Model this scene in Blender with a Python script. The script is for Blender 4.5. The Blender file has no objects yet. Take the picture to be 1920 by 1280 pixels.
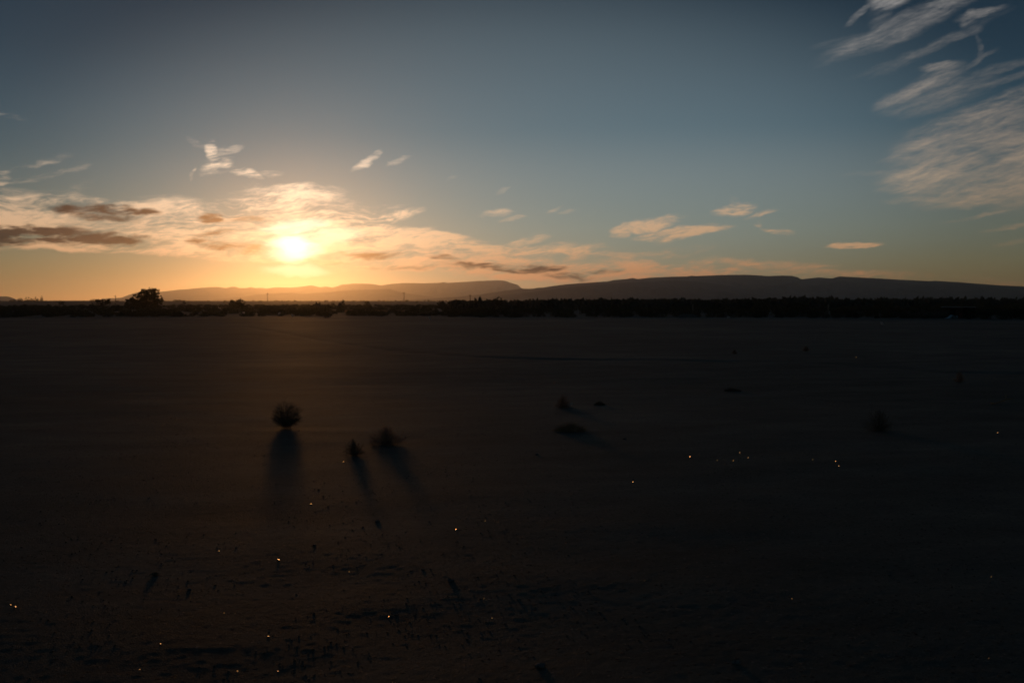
import bpy, math, random
import numpy as np
from mathutils import Vector, Matrix, Euler

random.seed(7)
rng = np.random.default_rng(7)
S = bpy.context.scene
COL = S.collection
R = math.radians

# ---------------------------------------------------------------- camera
EYE = 1.6                                   # height of the lens above the plain, metres
PITCH = R(-2.36)
FPX = 35.0 / 36.0 * 1920.0
cam = bpy.data.cameras.new('camera')
cam.lens = 35.0
cam.sensor_width = 36.0
cam.clip_start = 0.1
cam.clip_end = 80000.0
cam.dof.use_dof = True
cam.dof.focus_distance = 7.5
cam.dof.aperture_fstop = 4.0
cam_ob = bpy.data.objects.new('camera', cam)
COL.objects.link(cam_ob)
cam_ob.location = (0, 0, EYE)
cam_ob.rotation_euler = (R(90) + PITCH, 0, 0)
S.camera = cam_ob


def ray(px, py):
    """direction of a sight line, photograph pixels (1920 x 1280)"""
    x, y, z = px - 960.0, FPX, 640.0 - py
    c, s = math.cos(PITCH), math.sin(PITCH)
    v = Vector((x, y * c - z * s, y * s + z * c))
    return v.normalized()


def azel(px, py):
    d = ray(px, py)
    return math.degrees(math.atan2(d.x, d.y)), math.degrees(math.asin(d.z))


# ---------------------------------------------------------------- sun and sky
SUN_AZ, SUN_EL = azel(552, 466)
sun_dir = Vector((math.sin(R(SUN_AZ)) * math.cos(R(SUN_EL)), math.cos(R(SUN_AZ)) * math.cos(R(SUN_EL)), math.sin(R(SUN_EL))))
sun = bpy.data.lights.new('sun', 'SUN')
sun.energy = 0.25
sun.angle = R(2.4)
sun.color = (1.0, 0.42, 0.11)
sun_ob = bpy.data.objects.new('sun', sun)
COL.objects.link(sun_ob)
sun_ob.location = (0, 0, 400)
sun_ob.rotation_euler = sun_dir.to_track_quat('Z', 'Y').to_euler()

S.view_settings.view_transform = 'Standard'
S.view_settings.look = 'None'
S.view_settings.exposure = 0.0
S.view_settings.gamma = 1.0
S.view_settings.use_curve_mapping = False
S.cycles.use_denoising = True
S.cycles.max_bounces = 3
S.cycles.diffuse_bounces = 1
S.cycles.glossy_bounces = 1
S.cycles.transmission_bounces = 2
S.cycles.volume_bounces = 0
S.cycles.transparent_max_bounces = 16
S.cycles.sample_clamp_indirect = 4.0


class G:
    """small helper that writes node graphs"""

    def __init__(self, tree):
        self.t = tree
        self.n = tree.nodes
        self.l = tree.links

    def put(self, sock, v):
        if isinstance(v, bpy.types.NodeSocket):
            self.l.new(v, sock)
        elif v is not None:
            sock.default_value = v

    def m(self, op, a, b=None, c=None, clamp=False):
        n = self.n.new('ShaderNodeMath')
        n.operation = op
        n.use_clamp = clamp
        for i, v in enumerate((a, b, c)):
            self.put(n.inputs[i], v)
        return n.outputs[0]

    def vm(self, op, a, b=None, scale=None):
        n = self.n.new('ShaderNodeVectorMath')
        n.operation = op
        self.put(n.inputs[0], a)
        if b is not None:
            self.put(n.inputs[1], b)
        if scale is not None:
            self.put(n.inputs['Scale'], scale)
        return n.outputs['Value'] if op in ('LENGTH', 'DOT_PRODUCT', 'DISTANCE') else n.outputs[0]

    def mapping(self, v, loc=(0, 0, 0), rot=0.0, scale=(1, 1, 1), typ='TEXTURE'):
        n = self.n.new('ShaderNodeMapping')
        n.vector_type = typ
        self.put(n.inputs['Vector'], v)
        n.inputs['Location'].default_value = loc
        n.inputs['Rotation'].default_value = (0, 0, rot)
        n.inputs['Scale'].default_value = scale
        return n.outputs[0]

    def noise(self, v, scale=1.0, detail=4.0, rough=0.5, dist=0.0, color=False, lac=2.0):
        n = self.n.new('ShaderNodeTexNoise')
        self.put(n.inputs['Vector'], v)
        n.inputs['Scale'].default_value = scale
        n.inputs['Detail'].default_value = detail
        n.inputs['Roughness'].default_value = rough
        n.inputs['Distortion'].default_value = dist
        n.inputs['Lacunarity'].default_value = lac
        return n.outputs['Color' if color else 'Fac']

    def rng(self, v, a, b, c=0.0, d=1.0, smooth=True):
        n = self.n.new('ShaderNodeMapRange')
        n.interpolation_type = 'SMOOTHSTEP' if smooth else 'LINEAR'
        n.clamp = True
        self.put(n.inputs['Value'], v)
        for k, x in (('From Min', a), ('From Max', b), ('To Min', c), ('To Max', d)):
            self.put(n.inputs[k], x)
        return n.outputs['Result']

    def ramp(self, v, stops, interp='LINEAR'):
        n = self.n.new('ShaderNodeValToRGB')
        n.color_ramp.interpolation = interp
        el = n.color_ramp.elements
        while len(el) < len(stops):
            el.new(0.5)
        for e, (p, c) in zip(el, stops):
            e.position = p
            e.color = (c[0], c[1], c[2], 1) if hasattr(c, '__len__') else (c, c, c, 1)
        self.put(n.inputs[0], v)
        return n.outputs[0]

    def mix(self, f, a, b, mode='MIX'):
        n = self.n.new('ShaderNodeMix')
        n.data_type = 'RGBA'
        n.blend_type = mode
        n.clamp_factor = True
        self.put(n.inputs[0], f)
        self.put(n.inputs[6], a if isinstance(a, bpy.types.NodeSocket) else (*a, 1))
        self.put(n.inputs[7], b if isinstance(b, bpy.types.NodeSocket) else (*b, 1))
        return n.outputs[2]


world = bpy.data.worlds.new('World')
S.world = world
world.use_nodes = True
g = G(world.node_tree)
bg = g.n['Background']
SKY_STRENGTH = 0.05
sky = g.n.new('ShaderNodeTexSky')
sky.sky_type = 'NISHITA'
sky.sun_disc = False
sky.sun_elevation = R(SUN_EL)
sky.sun_rotation = R(SUN_AZ)
sky.altitude = 0
sky.air_density = 1.0
sky.dust_density = 0.18
sky.ozone_density = 4.0
hsv = g.n.new('ShaderNodeHueSaturation')
hsv.inputs['Saturation'].default_value = 0.86
g.l.new(sky.outputs[0], hsv.inputs['Color'])

tc = g.n.new('ShaderNodeTexCoord')
dirv = tc.outputs['Generated']
sep = g.n.new('ShaderNodeSeparateXYZ')
g.l.new(dirv, sep.inputs[0])
U = g.m('MULTIPLY', g.m('ARCTAN2', sep.outputs[0], sep.outputs[1]), math.degrees(1))   # azimuth, degrees
V = g.m('MULTIPLY', g.m('ARCSINE', sep.outputs[2]), math.degrees(1))                  # height above the horizon, degrees
cmb = g.n.new('ShaderNodeCombineXYZ')
g.l.new(U, cmb.inputs[0])
g.l.new(V, cmb.inputs[1])
UV = cmb.outputs[0]
theta = g.m('MULTIPLY', g.m('ARCCOSINE', g.m('MINIMUM', g.vm('DOT_PRODUCT', dirv, tuple(sun_dir)), 0.999999)), math.degrees(1))

PXD = 32.6                                   # photograph pixels per degree near the middle


def blobs(base, items, soft=False):
    """soft elliptical patches of the sky: (x, y, half length, half height, tilt, weight)"""
    sp = g.n.new('ShaderNodeSeparateXYZ')
    g.l.new(base, sp.inputs[0])
    X, Y = sp.outputs[0], sp.outputs[1]
    acc = 0.0
    for x, y, a, b, rot, wgt in items:
        if y < 450 and b < 9 and a < 95 and soft:
            wgt, b, a = wgt * .80, b * 1.15, a * 1.1
        u, v = azel(x, y)
        c, s = math.cos(R(rot)), math.sin(R(rot))
        a, b = a / PXD, b / PXD
        p = g.m('MULTIPLY_ADD', Y, s / a, g.m('MULTIPLY_ADD', X, c / a, -(u * c + v * s) / a))
        q = g.m('MULTIPLY_ADD', Y, c / b, g.m('MULTIPLY_ADD', X, -s / b, (u * s - v * c) / b))
        r2 = g.m('MULTIPLY_ADD', q, q, g.m('MULTIPLY', p, p))
        acc = g.m('MAXIMUM', acc, g.rng(r2, 2.1, 0.0, 0.0, wgt))
    return acc


def warped(uv, amp, scale, seed, stretch=2.0):
    q = g.mapping(uv, (seed, seed * 1.7, 0), 0, (stretch, 1, 1))
    c = g.noise(q, scale, 3.0, 0.55, 0.0, True)
    return g.vm('ADD', uv, g.vm('SCALE', g.vm('SUBTRACT', c, (0.5, 0.5, 0.5)), None, amp))


# -- low cloud belt round the sun and along the mountains
uvA = warped(UV, 1.1, 0.55, 3.1, 2.2)
uvA2 = warped(uvA, 0.35, 2.2, 8.3, 2.0)
LOW = [
    (-70, 408, 120, 46, 0, .8), (50, 402, 130, 38, 0, .72), (205, 392, 110, 17, -2, .6), (240, 386, 95, 9, -1, .7), (150, 428, 190, 34, -2, .6),
    (330, 420, 120, 42, -3, .72), (120, 455, 190, 12, -2, .75), (300, 462, 150, 16, -5, .7), (430, 434, 120, 52, 0, .6),
    (455, 478, 150, 10, -4, .6), (440, 392, 80, 14, 3, .5), (520, 374, 110, 24, 8, .7), (560, 425, 130, 60, 4, .6), (620, 402, 130, 12, 7, .5),
    (455, 360, 38, 12, 20, .4), (660, 424, 80, 22, 6, .85), (715, 407, 70, 9, 7, .9), (680, 452, 130, 22, 6, .9), (640, 482, 130, 22, -3, .6),
    (790, 448, 95, 14, -2, .95), (770, 486, 160, 22, -4, .65), (870, 462, 110, 18, -4, .85), (900, 492, 190, 26, -3, .85), (985, 449, 42, 9, 14, .6),
    (1000, 470, 110, 13, -4, .8), (1010, 508, 200, 20, -2, .9), (1095, 468, 70, 13, -8, .65), (1180, 482, 90, 9, 4, .5), (1180, 508, 170, 20, 0, .85),
    (1260, 474, 80, 9, 5, .5), (1330, 502, 150, 17, 2, .7), (1440, 497, 120, 9, 0, .6), (1520, 508, 130, 8, -2, .55), (1700, 519, 130, 6, -2, .45), (1860, 526, 90, 5, -2, .4),
    (1168, 432, 26, 12, 20, .7), (1222, 420, 58, 12, 8, .85), (1280, 437, 88, 10, 6, .85), (1250, 445, 40, 8, 5, .5),
    (1380, 392, 40, 11, 12, .8), (1428, 399, 28, 4.5, 14, .75), (1374, 375, 10, 12, 60, .5), (1428, 418, 9, 7, -30, .6), (1460, 432, 24, 5, -8, .75), (1600, 458, 44, 6, 0, 1.0),
    (402, 292, 12, 30, 8, .8), (408, 308, 30, 17, 25, .62), (432, 284, 20, 8, 15, .55), (415, 296, 22, 18, 40, .5), (462, 323, 30, 8, -14, .85), (508, 324, 26, 4.5, 6, .5), (372, 264, 18, 6, -25, .45), (362, 325, 4, 12, -10, .4),
    (690, 305, 26, 6, 28, .62), (707, 295, 16, 6, 40, .55), (748, 306, 28, 5, 18, .42), (605, 352, 30, 5, 15, .45), (860, 326, 22, 4, 28, .4),
    (930, 398, 30, 6, 8, .7), (958, 408, 26, 4, 12, .6), (1040, 392, 16, 5, 30, .45), (1068, 396, 18, 4, 12, .5), (945, 356, 16, 4, 20, .4),
    (55, 312, 62, 4.5, 14, .55), (85, 329, 62, 5, 11, .55), (8, 216, 34, 4, -10, .5), (0, 340, 18, 9, 30, .6), (150, 355, 40, 8, 20, .3),
]
mA = blobs(uvA2, LOW, True)
nA = g.noise(g.mapping(uvA, (11.0, 4.0, 0), R(4), (2.8, 0.62, 1)), 0.80, 7.0, 0.66, 0.25)
nF = g.noise(g.mapping(uvA, (3.0, 41.0, 0), R(8), (2.0, 0.36, 1)), 2.8, 5.0, 0.62, 0.15)
dF = g.m('SUBTRACT', nF, 0.5)
cA = g.rng(g.m('MULTIPLY', mA, g.m('MULTIPLY_ADD', dF, 1.8, g.m('MULTIPLY_ADD', g.m('SUBTRACT', nA, 0.5), 5.6, 1.02))), 0.12, 1.25)

# -- high cirrus
uvB = warped(UV, 0.65, 0.7, 21.4, 1.6)
uvB2 = warped(uvB, 0.16, 2.8, 31.0, 1.6)
HIGH = [
    (1668, 2, 30, 9, 8, .9), (1612, 24, 26, 4, 35, .6), (1650, 34, 20, 14, 60, .4), (1660, 60, 100, 12, 22, .6), (1740, 32, 90, 13, 24, .65), (1780, 4, 60, 12, 20, .7), (1590, 74, 60, 6, 12, .35),
    (1600, 104, 56, 5, 14, .35), (1815, 36, 14, 7, 40, .8), (1836, 27, 34, 5, 10, .8), (1822, 50, 12, 12, 70, .5), (1762, 84, 95, 6, 22, .5), (1690, 112, 80, 5, 16, .35),
    (1760, 124, 26, 5, 8, .9), (1768, 140, 34, 12, 15, .6), (1838, 112, 26, 3.5, 30, .5), (1838, 92, 4, 16, 10, .4), (1720, 164, 62, 9, 22, .7), (1760, 178, 80, 18, 12, .5), (1840, 140, 90, 5, 12, .5), (1860, 156, 100, 4, 12, .5),
    (1830, 226, 120, 26, 15, .55), (1870, 196, 70, 16, 22, .6), (1800, 262, 110, 30, 14, .6), (1900, 262, 120, 46, 12, .6), (1700, 290, 48, 6, 10, .6), (1650, 322, 60, 4, 5, .3),
    (1760, 318, 90, 26, 10, .72), (1850, 320, 130, 34, 10, .62), (1730, 346, 66, 12, 6, .7), (1880, 352, 130, 22, 8, .7), (1800, 366, 110, 8, 4, .6), (1980, 300, 120, 80, 10, .7),
    (1900, 368, 80, 8, 10, .6), (1836, 405, 60, 3, 10, .45), (1900, 425, 50, 4, 6, .4), (1910, 455, 40, 4, 4, .4),
]
mB = blobs(uvB2, [(x, y, a * 1.1, b * 1.45, r_, w * .82) if y < 190 else (x, y, a, b, r_, w) for x, y, a, b, r_, w in HIGH])
nB = g.noise(g.mapping(uvB, (5.0, 2.0, 0), R(17), (3.2, 0.48, 1)), 1.25, 7.0, 0.68, 0.25)
cB = g.rng(g.m('MULTIPLY', mB, g.m('MULTIPLY_ADD', dF, 1.0, g.m('MULTIPLY_ADD', g.m('SUBTRACT', nA, 0.5), 2.0, g.m('MULTIPLY_ADD', g.m('SUBTRACT', nB, 0.5), 2.8, 1.1)))), 0.05, 1.55)

# -- thick grey-brown undersides
DARK = [
    (60, 436, 120, 15, 0, .95), (-60, 438, 110, 16, 0, .9), (160, 440, 110, 10, -3, .9), (212, 446, 56, 9, -3, .8), (128, 392, 24, 7, 0, .7), (215, 393, 66, 8, -2, .85), (180, 400, 70, 8, -6, .5),
    (396, 408, 26, 8, 6, .85), (440, 407, 60, 8, 2, .55), (400, 457, 48, 7, -9, .8), (450, 463, 66, 9, -2, .75), (395, 437, 45, 6, 6, .45), (700, 478, 46, 7, 2, .7), (650, 478, 40, 6, 0, .5),
    (780, 503, 110, 4, -2, .4), (835, 487, 36, 6, -8, .5), (900, 499, 76, 8, -2, .68), (1000, 502, 58, 9, 2, .74), (1062, 515, 48, 7, -3, .6), (1140, 509, 46, 4, 0, .35), (590, 487, 70, 4, -2, .5),
]
mD = blobs(uvA2, DARK)
nD = g.noise(g.mapping(uvA, (31.0, 14.0, 0), R(3), (2.4, 0.6, 1)), 1.2, 6.0, 0.66, 0.2)
cD = g.rng(g.m('MULTIPLY', mD, g.m('MULTIPLY_ADD', g.m('SUBTRACT', nD, 0.5), 5.0, 1.0)), 0.08, 1.0)

K = 1.0 / SKY_STRENGTH
sky_col = g.vm('SCALE', hsv.outputs[0], None, g.ramp(g.m('DIVIDE', V, 60.0), [(0.0, 1.8), (0.022, 1.32), (0.045, 1.18), (0.067, 1.18), (0.117, 0.98), (0.183, 0.70), (0.217, 0.57), (0.267, 0.46), (0.5, 0.62), (1.0, 0.8)]))
sky_col = g.vm('MULTIPLY', sky_col, g.ramp(g.m('DIVIDE', V, 60.0), [(0.0, (1.15, .92, .62)), (0.05, (1.04, .985, .90)), (0.167, (.92, 1.04, .98)), (0.28, (.91, 1.05, .99)), (0.7, (1.02, 1.03, .84))]))
# mid-sky brightening put into the colour in place of the lens's edge darkening
thin = blobs(UV, [(980, 300, 640, 260, 0, 1.0)])
sky_col = g.vm('ADD', sky_col, g.vm('SCALE', (.068, .087, .091), None, g.m('MULTIPLY', thin, K)))
low_veil = blobs(UV, [(1150, 425, 1000, 130, 0, 1.0)])
sky_col = g.vm('ADD', sky_col, g.vm('SCALE', (.050, .034, .022), None, g.m('MULTIPLY', low_veil, K)))
# sunlight that reaches the clouds: redder low down, weaker away from the sun
tone = g.ramp(g.m('DIVIDE', V, 16.0), [(0.0, (.80, .29, .12)), (0.10, (.80, .36, .155)), (0.20, (.80, .48, .26)), (0.40, (.75, .55, .38)), (0.75, (.60, .52, .45)), (1.0, (.56, .54, .53))])
gain = g.ramp(g.m('DIVIDE', theta, 60.0), [(0.0, 1.0), (0.07, .78), (0.16, .55), (0.30, .44), (0.42, .38), (0.52, .36), (0.62, .27), (1.0, .16)])
gain = g.m('MULTIPLY', gain, 1.95)
lit = g.vm('SCALE', tone, None, g.m('MULTIPLY', gain, K))
shade_t = g.ramp(g.m('DIVIDE', theta, 30.0), [(0.0, (.85, .50, .22)), (0.12, (.27, .105, .03)), (0.25, (.085, .032, .012)), (0.36, (.085, .034, .016)), (0.44, (.055, .022, .012)), (0.50, (.018, .009, .007)), (1.0, (.02, .012, .011))])
shade_c = g.vm('SCALE', shade_t, None, K)

c1 = g.mix(g.m('MULTIPLY', cA, 0.95), sky_col, lit)
c1 = g.mix(g.m('MULTIPLY', cB, 0.92), c1, lit)
c1 = g.mix(g.m('MULTIPLY', cD, 0.95), c1, shade_c)
# aureole of the veiled sun
q = g.m('DIVIDE', theta, 0.62)
core = g.m('MULTIPLY', g.m('EXPONENT', g.m('MULTIPLY', g.m('POWER', q, 2.0), -1.0)), 1.3)
halo = g.m('MULTIPLY', g.m('EXPONENT', g.m('DIVIDE', theta, -2.4)), 0.13)
wide = g.m('MULTIPLY', g.m('EXPONENT', g.m('DIVIDE', theta, -9.0)), 0.035)
veil = g.m('SUBTRACT', 1.0, g.m('MULTIPLY', cD, 0.5))
mottle = g.m('MULTIPLY', veil, g.m('ADD', 0.6, g.m('MULTIPLY', cA, 0.7)))
glow = g.vm('ADD', g.vm('SCALE', (1.0, .86, .62), None, g.m('MULTIPLY', core, mottle)),
            g.vm('ADD', g.vm('SCALE', (1.0, .66, .34), None, g.m('MULTIPLY', halo, veil)), g.vm('SCALE', (1.0, .70, .45), None, wide)))
bright = blobs(uvA2, [(552, 464, 45, 21, 0, 1.0), (554, 424, 52, 11, 4, .8), (556, 505, 50, 9, 0, .55), (610, 446, 60, 12, 10, .35)])
glow = g.vm('ADD', glow, g.vm('SCALE', (1.0, .88, .66), None, g.m('MULTIPLY', bright, g.m('MULTIPLY', veil, .72))))
up = g.rng(V, -2.0, 0.0)
final = g.vm('ADD', c1, g.vm('SCALE', glow, None, g.m('MULTIPLY', up, K)))
g.l.new(final, bg.inputs['Color'])
bg.inputs['Strength'].default_value = SKY_STRENGTH
world.cycles.sampling_method = 'MANUAL'
world.cycles.sample_map_resolution = 1024


# ================================================================ materials
def material(name, base, rough=0.9, spec=0.2):
    m = bpy.data.materials.new(name)
    m.use_nodes = True
    b = m.node_tree.nodes['Principled BSDF']
    b.inputs['Base Color'].default_value = (*base, 1)
    b.inputs['Roughness'].default_value = rough
    b.inputs['Specular IOR Level'].default_value = spec
    return m, G(m.node_tree), b


def object_coords(gg):
    n = gg.n.new('ShaderNodeNewGeometry')
    return n.outputs['Position']


def earth_material():
    m, gg, b = material('dry_earth', (.09, .075, .06), 0.78, 0.06)
    p = object_coords(gg)
    big = gg.noise(p, 0.10, 5.0, 0.6)
    mid = gg.noise(gg.mapping(p, (0, 0, 0), R(12), (1.6, 0.8, 1)), 0.9, 6.0, 0.65)
    fine = gg.noise(p, 30.0, 5.0, 0.7)
    t = gg.m('ADD', gg.m('MULTIPLY', big, 0.42), gg.m('ADD', gg.m('MULTIPLY', mid, 0.36), gg.m('MULTIPLY', fine, 0.22)))
    c = gg.ramp(t, [(0.36, (.040, .042, .037)), (0.46, (.080, .082, .068)), (0.54, (.122, .121, .099)), (0.63, (.210, .194, .150))])
    # paler grit and darker stones set into the crust
    vo = gg.n.new('ShaderNodeTexVoronoi')
    vo.inputs['Scale'].default_value = 34.0
    gg.l.new(p, vo.inputs['Vector'])
    sepc = gg.n.new('ShaderNodeSeparateColor')
    gg.l.new(vo.outputs['Color'], sepc.inputs[0])
    pale = gg.m('MULTIPLY', gg.m('GREATER_THAN', sepc.outputs[0], 0.90), gg.rng(vo.outputs['Distance'], 0.34, 0.22))
    dark = gg.m('MULTIPLY', gg.m('LESS_THAN', sepc.outputs[0], 0.14), gg.rng(vo.outputs['Distance'], 0.40, 0.26))
    c = gg.mix(gg.m('MULTIPLY', pale, 0.8), c, (.20, .17, .14))
    c = gg.mix(gg.m('MULTIPLY', dark, 0.7), c, (.032, .029, .027))
    gg.l.new(c, b.inputs['Base Color'])
    vo2 = gg.n.new('ShaderNodeTexVoronoi')
    vo2.inputs['Scale'].default_value = 85.0
    gg.l.new(p, vo2.inputs['Vector'])
    grit = gg.rng(vo2.outputs['Distance'], 0.55, 0.1)
    stony = gg.rng(gg.noise(p, 0.8, 4.0, 0.6), 0.42, 0.60)      # gravelly patches between smoother crust
    h = gg.m('ADD', gg.m('MULTIPLY', gg.noise(p, 24.0, 7.0, 0.82), 0.010), gg.m('MULTIPLY', gg.m('ADD', pale, dark), 0.007))
    h = gg.m('MULTIPLY_ADD', gg.m('MULTIPLY', grit, stony), 0.0045, h)
    bump = gg.n.new('ShaderNodeBump')
    bump.inputs['Strength'].default_value = 0.7
    bump.inputs['Distance'].default_value = 1.0
    gg.l.new(h, bump.inputs['Height'])
    gg.l.new(bump.outputs[0], b.inputs['Normal'])
    return m


def rock_material(name, lo, hi, scale):
    m, gg, b = material(name, lo, 0.95, 0.1)
    p = object_coords(gg)
    t = gg.noise(p, scale, 6.0, 0.6)
    c = gg.ramp(t, [(0.3, lo), (0.7, hi)])
    gg.l.new(c, b.inputs['Base Color'])
    return m


def leaf_material(name, lo, hi, trans=0.25, scale=3.0):
    m = bpy.data.materials.new(name)
    m.use_nodes = True
    gg = G(m.node_tree)
    b = gg.n['Principled BSDF']
    gg.n.remove(b)
    out = gg.n['Material Output']
    p = object_coords(gg)
    c = gg.ramp(gg.noise(p, scale, 3.0, 0.6), [(0.3, lo), (0.7, hi)])
    d = gg.n.new('ShaderNodeBsdfDiffuse')
    t = gg.n.new('ShaderNodeBsdfTranslucent')
    gg.l.new(c, d.inputs[0])
    gg.l.new(c, t.inputs[0])
    mx = gg.n.new('ShaderNodeMixShader')
    mx.inputs[0].default_value = trans
    gg.l.new(d.outputs[0], mx.inputs[1])
    gg.l.new(t.outputs[0], mx.inputs[2])
    gg.l.new(mx.outputs[0], out.inputs[0])
    return m


M_EARTH = earth_material()
M_ROCK = rock_material('mountain_rock', (.040, .052, .076), (.066, .082, .115), 0.004)
M_FOLIAGE = leaf_material('scrub_leaves', (.070, .074, .048), (.112, .112, .074), 0.4, 1.5)
M_FARFOL = leaf_material('distant_scrub_leaves', (.065, .066, .052), (.115, .11, .082), 0.2, 0.05)
M_TWIG = leaf_material('dry_twigs', (.44, .29, .20), (.60, .41, .29), 0.5, 40.0)
M_DARKTWIG = leaf_material('dark_dry_twigs', (.20, .165, .12), (.32, .26, .19), 0.45, 40.0)
M_STRAW = leaf_material('dry_straw', (.32, .24, .15), (.52, .40, .25), 0.45, 30.0)
M_BARK = material('bark', (.06, .048, .038), 0.95, 0.1)[0]
M_WOOD = material('weathered_wood', (.09, .07, .052), 0.9, 0.1)[0]


def stone_material(name, lo, hi, rough, spec):
    m, gg, b = material(name, lo, rough, spec)
    n = gg.n.new('ShaderNodeObjectInfo')
    c = gg.mix(n.outputs['Random'], lo, hi)
    p = object_coords(gg)
    c2 = gg.mix(gg.rng(gg.noise(p, 70.0, 4.0, 0.6), 0.35, 0.7), c, tuple(x * 0.55 for x in lo))
    gg.l.new(c2, b.inputs['Base Color'])
    return m


M_STONE = stone_material('grey_stone', (.11, .10, .09), (.20, .18, .155), 0.8, 0.3)
M_PALE = stone_material('pale_quartz', (.40, .36, .30), (.60, .55, .47), 0.27, 0.5)
M_GRAVEL = stone_material('desert_gravel', (.05, .047, .042), (.32, .28, .22), 0.75, 0.3)
M_WHITE = material('white_plastic', (.72, .72, .70), 0.5, 0.4)[0]


# ================================================================ helpers
def tag(o, label=None, cat=None, group=None, kind=None):
    if label:
        o['label'] = label
    if cat:
        o['category'] = cat
    if group:
        o['group'] = group
    if kind:
        o['kind'] = kind
    return o


def link(name, me, mat=None, parent=None, loc=None):
    o = bpy.data.objects.new(name, me)
    COL.objects.link(o)
    if mat and len(me.materials) == 0:
        me.materials.append(mat)
    if parent:
        o.parent = parent
    if loc is not None:
        o.location = loc
    return o


def empty(name, loc):
    o = bpy.data.objects.new(name, None)
    COL.objects.link(o)
    o.location = loc
    o.empty_display_size = 0.2
    return o


def mesh(name, verts, faces, smooth=False):
    me = bpy.data.meshes.new(name)
    me.from_pydata([tuple(v) for v in verts], [], [tuple(f) for f in faces])
    if smooth:
        me.polygons.foreach_set('use_smooth', [True] * len(me.polygons))
    me.update()
    return me


def grid_mesh(name, P, wrap=False, smooth=True):
    """P: rows x cols x 3 array -> quad sheet"""
    r, c = P.shape[:2]
    me = bpy.data.meshes.new(name)
    i = np.arange(r * c).reshape(r, c)
    if wrap:
        j = np.concatenate([i, i[:, :1]], 1)
    else:
        j = i
    q = np.stack([j[:-1, :-1], j[:-1, 1:], j[1:, 1:], j[1:, :-1]], -1).reshape(-1, 4)
    me.vertices.add(r * c)
    me.vertices.foreach_set('co', P.reshape(-1).astype(np.float32))
    me.loops.add(q.size)
    me.loops.foreach_set('vertex_index', q.reshape(-1).astype(np.int32))
    me.polygons.add(len(q))
    me.polygons.foreach_set('loop_start', np.arange(0, q.size, 4, dtype=np.int32))
    me.polygons.foreach_set('loop_total', np.full(len(q), 4, dtype=np.int32))
    me.polygons.foreach_set('use_smooth', np.full(len(q), smooth, dtype=bool))
    me.update()
    me.validate()
    return me


def vnoise(x, y, seed=0):
    """smooth value noise on numpy arrays, -1 .. 1"""
    xi = np.floor(x).astype(np.int64)
    yi = np.floor(y).astype(np.int64)
    fx = x - xi
    fy = y - yi
    fx = fx * fx * fx * (fx * (fx * 6 - 15) + 10)
    fy = fy * fy * fy * (fy * (fy * 6 - 15) + 10)

    def h(a, b):
        n = (a * 374761393 + b * 668265263 + seed * 982451653) & 0xffffffff
        n = ((n ^ (n >> 13)) * 1274126177) & 0xffffffff
        n = n ^ (n >> 16)
        return (n & 0xffff) / 32767.5 - 1.0
    a = h(xi, yi)
    b = h(xi + 1, yi)
    c = h(xi, yi + 1)
    d = h(xi + 1, yi + 1)
    return (a + (b - a) * fx) * (1 - fy) + (c + (d - c) * fx) * fy


def fbm(x, y, octs, seed=0, gain=0.5):
    t = 0
    a = 1.0
    for k in range(octs):
        t = t + a * vnoise(x * 2 ** k + 17.3 * k, y * 2 ** k - 9.1 * k, seed + k)
        a *= gain
    return t


def flat_at(px, py, z=0.0):
    d = ray(px, py)
    k = (z - EYE) / d.z
    return d.x * k, d.y * k


# a shallow wash that crosses the plain
WASH = [flat_at(px, py) for px, py in ((330, 604), (460, 612), (640, 643), (760, 660), (880, 669), (1040, 674), (1200, 676), (1500, 680), (1640, 688), (1780, 698), (1990, 701))]


def dist_to_wash(x, y):
    best = np.full(x.shape, 1e9)
    for (ax, ay), (bx, by) in zip(WASH[:-1], WASH[1:]):
        dx, dy = bx - ax, by - ay
        t = np.clip(((x - ax) * dx + (y - ay) * dy) / (dx * dx + dy * dy), 0, 1)
        best = np.minimum(best, np.hypot(x - ax - t * dx, y - ay - t * dy))
    return best


def height(x, y):
    x = np.asarray(x, float)
    y = np.asarray(y, float)
    r = np.hypot(x, y)
    h = 0.036 * fbm(x / 11.0, y / 9.0, 2, 3) * np.exp(-(r / 160.0) ** 2)
    h = h + 0.007 * fbm(x / 2.6, y / 1.7, 2, 11) * np.exp(-(r / 60.0) ** 2)
    h = h + 0.0062 * fbm(x / 1.15, y / 0.8, 2, 23, 0.5) * np.clip(.55 + fbm(x / 2.3, y / 2.1, 2, 29), 0, 1.4) * np.exp(-(r / 26.0) ** 2)
    rid = 1.0 - np.abs(fbm(x / 0.30, y / 0.16, 2, 41))
    h = h + 0.0006 * rid * np.exp(-(r / 14.0) ** 2)
    h = h + 0.0016 * fbm(x / 0.055, y / 0.045, 2, 57) * np.exp(-(r / 9.0) ** 2)
    dw = dist_to_wash(x, y) * (1.0 + 0.25 * vnoise(x / 3.0, y / 3.0, 77))
    h = h - 0.032 * np.exp(-(dw / 0.26) ** 2) * (0.75 + 0.5 * vnoise(x / 1.3, y / 1.3, 78)) + 0.008 * np.exp(-((dw - .8) / 0.4) ** 2)
    return h


def gz(x, y):
    return float(height(np.array([x]), np.array([y]))[0])


def ground_at(px, py):
    """where a sight line meets the ground"""
    z = 0.0
    for _ in range(4):
        x, y = flat_at(px, py, z)
        z = gz(x, y)
    return Vector((x, y, z))


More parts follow.
